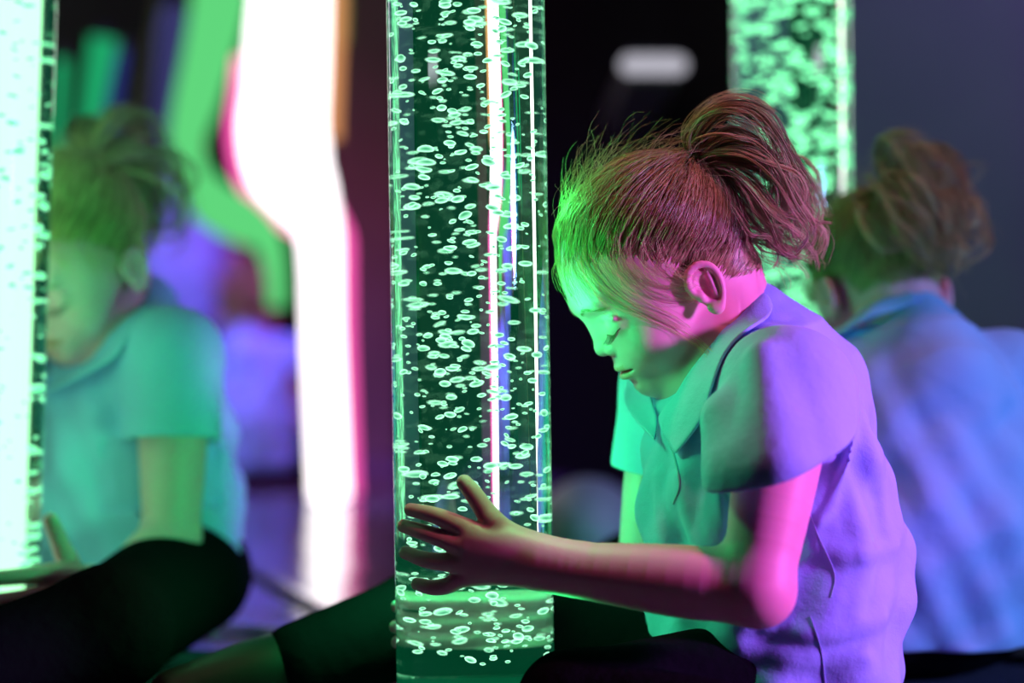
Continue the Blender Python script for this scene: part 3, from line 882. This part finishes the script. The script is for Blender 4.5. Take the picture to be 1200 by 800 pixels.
# ================================================================== BUBBLE TUBES
def uv_ball(nu=12, nv=7):
    v = [(0, 0, 1)]
    for i in range(1, nv):
        a = math.pi * i / nv
        for j in range(nu):
            b = 2 * math.pi * j / nu; v.append((math.sin(a) * math.cos(b), math.sin(a) * math.sin(b), math.cos(a)))
    v.append((0, 0, -1)); f = []
    for i in range(nv - 2):
        for j in range(nu):
            j2 = (j + 1) % nu; f.append((1 + i * nu + j, 1 + (i + 1) * nu + j, 1 + (i + 1) * nu + j2, 1 + i * nu + j2))
    tri = []
    for j in range(nu):
        j2 = (j + 1) % nu; tri.append((0, 1 + j, 1 + j2)); tri.append((len(v) - 1, 1 + (nv - 2) * nu + j2, 1 + (nv - 2) * nu + j))
    return np.array(v, float), f, tri
BV, BQ, BT = uv_ball()
def ball_mesh(name, m, squash, wob):
    v = BV.copy(); v[:, 2] *= squash; v[:, 2] += wob * v[:, 0] * v[:, 0]; v[:, 1] *= 0.85
    me = bpy.data.meshes.new(name); me.from_pydata(v.tolist(), [], list(BQ) + list(BT)); me.update()
    me.polygons.foreach_set('use_smooth', [True] * len(me.polygons)); me.materials.append(m); return me

def bubble_tube(px, lean, d, r, zt, label, n_part, n_rest, zmax, bmat, size, zmin=0.075, core=None, lamps=(), lamp_e=10.0, lamp_col=(0.03, 1.0, 0.22), nside=96, at=None, lean_y=0.0):
    """px: picture column of the axis at picture row 400; lean: sideways run per unit height"""
    x0 = P(px, 400, d)[0] - H * lean
    if at is not None: x0 = at[0] - 0.24 * lean; d = at[1] - 0.24 * lean_y
    root = empty('bubble_tube', (x0, d, 0), label, 'bubble tube')
    O = np.array([x0, d, 0.0])
    ax = lambda z: np.array([x0 + lean * z, d + lean_y * z, z])
    rb = r + 0.010
    sweep_obj('base', M['base'], root, [ax(0.002), ax(0.034), ax(0.042)], [rb, rb, rb - 0.006], nseg=64, origin=O)
    sweep_obj('acrylic_tube', M['acrylic'], root, [ax(0.043), ax(zt)], r, nseg=nside, origin=O)
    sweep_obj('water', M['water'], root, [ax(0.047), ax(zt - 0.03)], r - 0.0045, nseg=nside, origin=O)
    sweep_obj('top_cap', M['base'], root, [ax(zt + 0.001), ax(zt + 0.04)], r + 0.008, nseg=64, origin=O)
    rr = r - 0.009
    def one():
        while True:
            a, b = rng.uniform(-rr, rr, 2)
            if a * a + b * b < rr * rr: break
        z = rng.uniform(zmin, zmax); s = size * float(np.clip(rng.lognormal(-0.1, 0.5), 0.25, 2.0))
        s = min(s, 0.008)
        k = max(rr - s, 0.001) / max(math.hypot(a, b), 1e-6)
        if k < 1: a *= k; b *= k
        return np.array([lean * z + a, lean_y * z + b, z]), s, (rng.normal(0, 0.22), rng.normal(0, 0.22), rng.uniform(0, 6.28))
    items = [one() for _ in range(n_part + n_rest)]
    items.sort(key=lambda q: q[0][1] - q[1] * 6)                      # the ones towards the viewer show largest
    big = items[:n_part]; rest = items[n_part:]
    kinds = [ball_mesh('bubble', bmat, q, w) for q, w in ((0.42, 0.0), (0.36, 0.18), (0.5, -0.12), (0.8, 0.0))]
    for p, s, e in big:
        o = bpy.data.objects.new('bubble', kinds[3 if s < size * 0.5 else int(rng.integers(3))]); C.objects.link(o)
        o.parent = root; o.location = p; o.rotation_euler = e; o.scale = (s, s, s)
    vs, fs, ts, n = [], [], [], 0
    from mathutils import Euler
    for p, s, e in rest:
        q = 0.8 if s < size * 0.5 else rng.uniform(0.34, 0.55)
        v = BV * np.array([1, 0.85, q]); v[:, 2] += rng.normal(0, 0.1) * v[:, 0] ** 2
        v = v @ np.array(Euler(e).to_matrix()).T * s + p
        vs.append(v); fs.append(np.array(BQ) + n); ts.append(np.array(BT) + n); n += len(v)
    if rest:
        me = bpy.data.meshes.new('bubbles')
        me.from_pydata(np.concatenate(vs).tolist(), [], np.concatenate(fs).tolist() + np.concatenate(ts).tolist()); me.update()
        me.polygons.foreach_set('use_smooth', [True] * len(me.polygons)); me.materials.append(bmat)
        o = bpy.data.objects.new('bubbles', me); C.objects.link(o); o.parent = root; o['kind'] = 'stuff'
    if core:
        sweep_obj('added_glow_core', core[0], root, [ax(0.06) + core[2], ax(zt - 0.08) + core[2]], core[1], nseg=32, origin=O)
    for z in lamps:
        L = bpy.data.lights.new('tube_lamp', 'POINT'); L.energy = lamp_e; L.color = lamp_col; L.shadow_soft_size = 0.02
        L.cycles.use_multiple_importance_sampling = False
        lo = bpy.data.objects.new('tube_lamp', L); C.objects.link(lo); lo.parent = root; lo.location = ax(z[2]) - O + np.array([(r + 0.012) * math.cos(math.radians(z[0])), (r + 0.012) * math.sin(math.radians(z[0])), 0]); L.energy = lamp_e * z[1]
    return root

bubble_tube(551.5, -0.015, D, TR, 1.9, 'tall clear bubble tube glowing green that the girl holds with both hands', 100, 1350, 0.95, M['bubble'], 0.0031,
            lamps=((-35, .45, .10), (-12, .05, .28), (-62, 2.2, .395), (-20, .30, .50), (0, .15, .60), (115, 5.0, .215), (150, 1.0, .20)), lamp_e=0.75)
R_ROOT, R_PHI = (P(1085, 400, 2.06)[0], 2.06), -67.4
L_ROOT, L_PHI, L_SC = (P(150, 400, 2.27)[0], 2.27), 68.0, 1.08
def partner(root, phi, sc): return (root[0] - 0.2793 * sc * math.cos(math.radians(phi)), root[1] - 0.2793 * sc * math.sin(math.radians(phi)))
bubble_tube(930, -0.0058, 2.319, TR, 1.9, 'blurred mirror image of green bubble tube behind the girl, between black and violet walls', 100, 1200, 1.1, M['bubble_far'], 0.0050,
            lamps=((-60, 1, .45),), lamp_e=0.5, at=partner(R_ROOT, R_PHI, 1.0), lean_y=0.0138)  # mirror image of the near tube, built as a second tube
M['core'] = emission('overexposed_light', (0.38, 1.0, 0.48), 2.2)  # glowing core added for the mirrored tube's blown-out white
bubble_tube(-44, 0.030, 1.953, 0.0775, 1.9, 'dazzling white and green mirror image of bubble tube, cut off by the left edge', 100, 700, 1.0, M['bubble_far'], 0.0042,
            core=(M['core'], 0.040, np.array([0.0, 0.012, 0])), lamps=((10, 1, .2), (10, 1, .4), (10, 1, .6)), lamp_e=0.22, at=partner(L_ROOT, L_PHI, L_SC))  # another mirror image of the near tube, built solid

# ================================================================== MIRROR IMAGES OF THE GIRL, BUILT AS SOLID COPIES
def place(root, loc, phi, label, sc=1.0, flip=True, group=None):
    root.matrix_world = Matrix.Translation(Vector(loc)) @ Matrix.Rotation(math.radians(phi), 4, 'Z') @ Matrix.Diagonal((sc, -sc if flip else sc, sc, 1))
    root['label'] = label
    if group: root['group'] = group

def floor_at(px, d): return (P(px, 400, d)[0], d, 0.0)
r_mirrored = copy_tree(girl)
place(r_mirrored, (*R_ROOT, 0), R_PHI, 'blurred mirror image of girl from behind at the right edge, pale polo and brown ponytail')
l_mirrored = copy_tree(girl)
place(l_mirrored, (*L_ROOT, 0), L_PHI, 'blurred mirror image of girl at the left with green-lit polo, sitting by the white tube', L_SC)
b_mirrored = copy_tree(girl)
place(b_mirrored, floor_at(288, 4.9), -80, 'small blurred mirror image of girl far behind, on the floor with back turned, violet polo')
u_mirrored = copy_tree(girl)
place(u_mirrored, (P(208, 400, 5.7)[0], 5.7, 0.36), -60, 'small blurred mirror image of girl far behind, sitting higher up on a dark block', 1.25)

# ================================================================== ROOM
def noise_wall(name, a, b, scale, rough, bump=0.0, spec=0.5):
    m, nt, bs = mat(name)
    tc = nt.nodes.new('ShaderNodeTexCoord'); n = nt.nodes.new('ShaderNodeTexNoise'); n.inputs['Scale'].default_value = scale; n.inputs['Detail'].default_value = 5
    nt.links.new(tc.outputs['Object'], n.inputs['Vector'])
    nt.links.new(mix_color(nt, n.outputs['Fac'], a, b), bs.inputs['Base Color'])
    bs.inputs['Roughness'].default_value = rough; bs.inputs['Specular IOR Level'].default_value = spec
    if bump:
        bp = nt.nodes.new('ShaderNodeBump'); bp.inputs['Strength'].default_value = bump; bp.inputs['Distance'].default_value = 0.03
        nt.links.new(n.outputs['Fac'], bp.inputs['Height']); nt.links.new(bp.outputs['Normal'], bs.inputs['Normal'])
    return m
M['floor'] = noise_wall('dark_vinyl', (0.075, 0.060, 0.12), (0.12, 0.10, 0.18), 3.0, 0.15, 0.22, 1.0)
M['black_wall'] = noise_wall('black_panel', (0.002, 0.002, 0.003), (0.004, 0.004, 0.006), 2.0, 0.6, spec=0.1)
M['violet_wall'] = noise_wall('grey_violet_wall', (0.16, 0.16, 0.22), (0.22, 0.21, 0.27), 3.5, 0.7, spec=0.2)
M['maroon_wall'] = noise_wall('red_tinted_wall', (0.10, 0.045, 0.05), (0.26, 0.14, 0.15), 2.4, 0.55, 0.3)  # reddish tint of the background light put into the wall colour
M['deep_wall'] = noise_wall('dark_wall', (0.012, 0.016, 0.014), (0.035, 0.035, 0.04), 2.0, 0.5, 0.2)
M['ceiling'] = pbr('dark_ceiling', (0.01, 0.01, 0.013), 0.9)

def slab(name, lo, hi, m, label=None):
    v, f = box(lo, hi); o = mesh_obj(name, v, f, m, None, False); o['kind'] = 'structure'; return o
slab('floor', (-4.2, -0.8, -0.1), (3.2, 7.0, 0.0), M['floor'])
slab('ceiling', (-4.2, -0.8, 2.5), (3.2, 7.0, 2.6), M['ceiling'])
def wall_between(name, a, b, th, m, z1=2.5):
    a, b = np.array(a, float), np.array(b, float); t = (b - a) / np.linalg.norm(b - a); n = np.array([-t[1], t[0]]) * th
    pts = [a, b, b + n, a + n]
    v = np.array([(p[0], p[1], z) for z in (0.0, z1) for p in pts])
    f = np.array([(0, 3, 2, 1), (4, 5, 6, 7), (0, 1, 5, 4), (1, 2, 6, 5), (2, 3, 7, 6), (3, 0, 4, 7)])
    o = mesh_obj(name, v, f, m, None, False); o['kind'] = 'structure'; return o
xb = lambda px, d: P(px, 400, d)[0]
wall_between('wall_back', (xb(425, 6.3), 6.3), (xb(960, 3.9), 3.9), 0.1, M['black_wall'])
wall_between('wall_right', (xb(935, 3.4), 3.4), (3.0, 2.2), 0.1, M['violet_wall'])
wall_between('wall_left', (-4.0, 5.6), (xb(392, 6.85), 6.85), 0.1, M['deep_wall'])
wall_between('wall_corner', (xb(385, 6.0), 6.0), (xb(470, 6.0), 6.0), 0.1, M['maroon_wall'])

# bent white column, green strand: a warped mirror reflection built as glowing tubes
cp = [(340,-60,56),(340,0,56),(337,60,58),(334,120,59),(331,160,61),(338,205,60),(356,240,50),(371,272,38),(376,310,34),(378,400,33),(382,500,33),(386,594,33)]
dC = 4.3
col = empty('stand_in_column', (xb(386, dC), dC, 0), 'overexposed white warped reflection of a bubble tube, pink along its edge, far behind', 'stand-in column')
cO = np.array([xb(386, dC), dC, 0.0])
q = spline([(a, b, c) for a, b, c in cp], 60)
path = np.stack([P(a, b, dC) for a, b, c in q]); path[:, 2] -= path[-1, 2] - 0.006
wr = (q[:, 2] - 12) / F * dC
M['col_white'] = emission('white_glow', (1.0, 0.93, 0.95), 3.2)
M['col_pink'] = emission('pink_glow', (1.0, 0.10, 0.45), 1.6)
M['col_green'] = emission('green_glow', (0.14, 0.80, 0.24), 0.85)
sweep_obj('white_core', M['col_white'], col, path, wr, 0.06, 32, cO)
pk = path[12:] + np.array([0.0, 0.07, 0]); wp = wr[12:] + 0.008
pk[:, 0] += np.interp(q[12:, 1], [120, 235, 290, 600], [-0.034, -0.030, 0.016, 0.012])
sweep_obj('pink_edge', M['col_pink'], col, pk, wp, 0.03, 32, cO)
M['col_orange'] = emission('orange_glow', (1.0, 0.42, 0.16), 0.9)
oe = path[:24] + np.array([0.022, 0.07, 0]); sweep_obj('orange_edge', M['col_orange'], col, oe, wr[:24] + 0.006, 0.03, 32, cO)
gp = [(262,-60,34),(258,0,33),(243,70,29),(230,120,26),(219,165,21),(225,205,22),(250,238,27),(283,258,27),(310,276,19),(322,310,13),(325,360,10)]
q = spline(gp, 50); path = np.stack([P(a, b, dC - 0.05) for a, b, c in q])
sweep_obj('green_strand', M['col_green'], col, path, q[:, 2] / F * dC, 0.02, 32, cO)

oX = -1.66; o2 = empty('stand_in_column', (oX, 4.3, 0), 'straight white column added beyond the left edge for a streak inside the near tube', 'stand-in column')
sweep_obj('white_core', M['col_white'], o2, [np.array([oX, 4.3, 0.03]), np.array([oX, 4.3, 2.3])], 0.10, 0.06, 32, np.array([oX, 4.3, 0.0]))  # unseen glowing column, added to give the near tube a white streak
sweep_obj('base', M['base'], o2, [np.array([oX, 4.3, 0.002]), np.array([oX, 4.3, 0.028])], 0.13, 0.09, 32, np.array([oX, 4.3, 0.0]))

# leaning streaks on the far left: mirror reflections built as glowing strips
def strip(name, pts, w, d, m, label, cat, group=None):
    a = [P(x, y, d) for x, y in pts]
    o0 = np.array([a[-1][0], d, 0.0])
    r = empty(name, o0, label, cat, group)
    p = spline(a, 20)
    sweep_obj('tube', m, r, p, np.linspace(w[0], w[1], 20) / F * d, 0.012, 20, o0)
    for e, dr in ((p[0], p[0] - p[1]), (p[-1], p[-1] - p[-2])):
        dr = dr / np.linalg.norm(dr)
        sweep_obj('end_cap', M['base'], r, [e + dr * 0.001, e + dr * 0.02], [(w[0] if e is p[0] else w[1]) / F * d * 0.9] * 2, 0.010, 20, o0)
M['g_strip'] = emission('green_streak_glow', (0.02, 0.60, 0.22), 0.62)
M['b_strip'] = emission('blue_streak_glow', (0.06, 0.09, 0.50), 0.40)
M['v_strip'] = emission('violet_streak_glow', (0.09, 0.09, 0.33), 0.42)
M['c_strip'] = emission('cyan_streak_glow', (0.02, 0.30, 0.55), 0.42)
strip('reflection_streak', [(122, 45), (108, 130), (95, 230)], (17, 9), 4.2, M['g_strip'], 'wide leaning green reflected streak behind the mirrored girl on the left', 'light strip')
strip('reflection_streak', [(73, 70), (68, 150), (62, 240)], (8, 6), 4.2, M['g_strip'], 'narrow green reflected streak right beside the white mirrored tube', 'light strip')
strip('reflection_streak', [(143, 60), (128, 150), (112, 280)], (6, 9), 4.35, M['b_strip'], 'dim blue reflected streak leaning beside the wide green one', 'light strip')
strip('reflection_streak', [(124, 190), (118, 240), (112, 300)], (4, 4), 4.3, M['c_strip'], 'short cyan reflected glint above the left mirrored girl', 'light strip')
strip('reflection_streak', [(205, 10), (195, 100), (186, 200)], (19, 10), 4.5, M['v_strip'], 'broad dim violet reflected streak left of the bent column', 'light strip')
M['pole'] = pbr('copper_pole', (0.45, 0.20, 0.12), 0.4, 0.0)
pp = [P(186, -10, 3.6), P(160, 130, 3.6), P(138, 240, 3.6), P(100, 420, 3.6)]
pO = np.array([pp[-1][0], 3.6, 0.0]); pole = empty('leaning_pole', pO, 'thin reddish-brown pole leaning behind the left mirrored girl', 'pole')
ext = pp[-1] + (pp[-1] - pp[-2]) / (pp[-2][2] - pp[-1][2]) * (pp[-1][2] - 0.02)
sweep_obj('shaft', M['pole'], pole, spline(pp + [ext], 30), 0.008, nseg=16, origin=pO)
sweep_obj('foot', M['base'], pole, [np.array([ext[0], 3.6, 0.001]), np.array([ext[0], 3.6, 0.02])], 0.02, nseg=20, origin=pO)
M['yel'] = emission('yellow_glint', (0.5, 0.45, 0.12), 0.5)
strip('reflection_streak', [(402, -20), (402, 20), (401, 52)], (4, 4), 4.4, M['yel'], 'thin yellowish reflected glint right of the white column top', 'light strip')  # reflected glint built as a small glowing strip

# block the far mirrored figure sits on
bx = xb(208, 5.7)
v, f = box((bx - 0.24, 5.45, 0.001), (bx + 0.12, 6.0, 0.355)); blk = mesh_obj('padded_block', v, f, M['trousers'], None, True); bevel(blk, 0.03)
tag(blk, 'dark padded block the far mirrored girl sits on', 'block')

# grey cushion on the floor behind the arm
M['cushion'] = pbr('grey_vinyl', (0.30, 0.29, 0.36), 0.5, bump=(8, 0.2, 0.02))
cc = np.array([xb(690, 3.0), 3.0, 0.065])
cf = Field(cc - np.array([0.25, 0.3, 0.065]), cc + np.array([0.3, 0.3, 0.2]), 0.006)
cf.ell(cc, (0.085, 0.16, 0.085), None, 0); cf.ell(cc + np.array([0.02, 0, -0.01]), (0.09, 0.14, 0.05), None, 0.03); cf.plane(np.array([0, 0, 0.002]), (0, 0, -1), 0.004)
v, f = cf.mesh(2); cu = mesh_obj('cushion', v, f, M['cushion'], None, True)
tag(cu, 'rounded grey floor cushion seen between the tube and the girl, above her forearm', 'cushion')

# oval lamp on the black wall
M['lamp_face'] = emission('oval_lamp_face', (0.80, 0.78, 0.90), 0.62)
dl = 3.6
lc = P(766, 76, dl); lamp = empty('wall_lamp', lc, 'small white oval lamp on the black wall above the girl', 'lamp')
sweep_obj('lamp_face', M['lamp_face'], lamp, [P(738, 76, dl), P(766, 76, dl), P(794, 76, dl)], 0.019, nseg=24, origin=lc)
for s in (-1, 1):
    b = BV * 0.019 + np.array([s * 28 / F * dl, 0, 0])
    me = bpy.data.meshes.new('lamp_end'); me.from_pydata(b.tolist(), [], list(BQ) + list(BT)); me.update(); me.materials.append(M['lamp_face'])
    o = bpy.data.objects.new('lamp_end', me); C.objects.link(o); o.parent = lamp
v, f = box((-0.05, 0.02, -0.03), (0.05, 1.0, 0.03)); mesh_obj('wall_bracket', v, f, M['base'], lamp, False)

# raised welts between the floor mats
def welt(name, pix):
    pts = []
    for x, y in pix:
        d = H * F / (y - 400.0); p = P(x, y, d); p[2] = 0.001; pts.append(p)
    o = sweep_obj(name, M['floor'], None, spline(pts, 20), 0.016, 0.010, 14, up=(0, 0, 1)); o['kind'] = 'structure'
welt('trim_1', [(292, 668), (350, 702), (425, 745)])
welt('trim_2', [(235, 686), (262, 677), (292, 668)])
welt('trim_3', [(200, 745), (290, 742), (370, 752)])
welt('trim_4', [(200, 772), (280, 775), (360, 790)])

# ================================================================== LIGHT
def light(kind, name, loc, target, energy, col, **kw):
    L = bpy.data.lights.new(name, kind); L.energy = energy; L.color = col
    for k, v in kw.items(): setattr(L, k, v)
    o = bpy.data.objects.new(name, L); C.objects.link(o); o.location = loc
    o.rotation_euler = (Vector(target) - Vector(loc)).to_track_quat('-Z', 'Y').to_euler()
    return o
light('SPOT', 'violet_spot', (1.55, 1.08, 0.62), (0.25, 1.66, 0.23), 110.0, (1.0, 0.01, 0.95), spot_size=math.radians(30), spot_blend=0.85, shadow_soft_size=0.10)
light('SPOT', 'blue_spot', (1.75, 1.05, 0.66), (0.45, 1.9, 0.24), 95.0, (0.25, 0.47, 1.0), spot_size=math.radians(44), spot_blend=0.4, shadow_soft_size=0.15)
light('SPOT', 'pink_downlight', (0.30, 1.42, 2.1), (0.12, 1.68, 0.3), 46.0, (1.0, 0.24, 0.36), spot_size=math.radians(34), spot_blend=0.6, shadow_soft_size=0.08)
light('SPOT', 'pink_downlight', (0.75, 1.75, 2.1), (0.50, 2.08, 0.4), 26.0, (1.0, 0.25, 0.50), spot_size=math.radians(26), spot_blend=0.6, shadow_soft_size=0.08)  # extra lamp added to turn the right mirrored figure's hair pinker
light('SPOT', 'wall_washer', (1.2, 2.5, 2.3), (1.3, 3.3, 0.9), 110.0, (0.52, 0.36, 1.0), spot_size=math.radians(100), spot_blend=1.0, shadow_soft_size=0.2)
light('SPOT', 'floor_blue_spot', (-0.7, 3.9, 2.4), (-0.78, 4.9, 0.2), 330.0, (0.22, 0.16, 1.0), spot_size=math.radians(60), spot_blend=0.8, shadow_soft_size=0.2)
light('SPOT', 'magenta_spot', (-0.2, 4.6, 2.3), (-0.75, 5.2, 0.5), 90.0, (1.0, 0.10, 0.65), spot_size=math.radians(70), spot_blend=0.8, shadow_soft_size=0.2)

w = bpy.data.worlds.new('dark_room'); scene.world = w; w.use_nodes = True
w.node_tree.nodes['Background'].inputs[0].default_value = (0.12, 0.10, 0.30, 1); w.node_tree.nodes['Background'].inputs[1].default_value = 0.02

# ================================================================== CAMERA
cam = bpy.data.cameras.new('camera'); cam.lens = 65.01; cam.sensor_width = 36.0; cam.clip_start = 0.05
co = bpy.data.objects.new('camera', cam); C.objects.link(co); co.location = (0, 0, H); co.rotation_euler = (math.pi / 2, 0, 0)
cam.dof.use_dof = True; cam.dof.focus_distance = D - 0.06; cam.dof.aperture_fstop = 1.5
scene.camera = co
scene.view_settings.view_transform = 'Standard'; scene.view_settings.look = 'None'
scene.view_settings.exposure = 0.0; scene.view_settings.gamma = 1.0; scene.view_settings.use_curve_mapping = False
cy = scene.cycles
cy.use_denoising = True; cy.max_bounces = 14; cy.transmission_bounces = 14; cy.transparent_max_bounces = 24; cy.diffuse_bounces = 3; cy.glossy_bounces = 5
cy.sample_clamp_indirect = 4.0
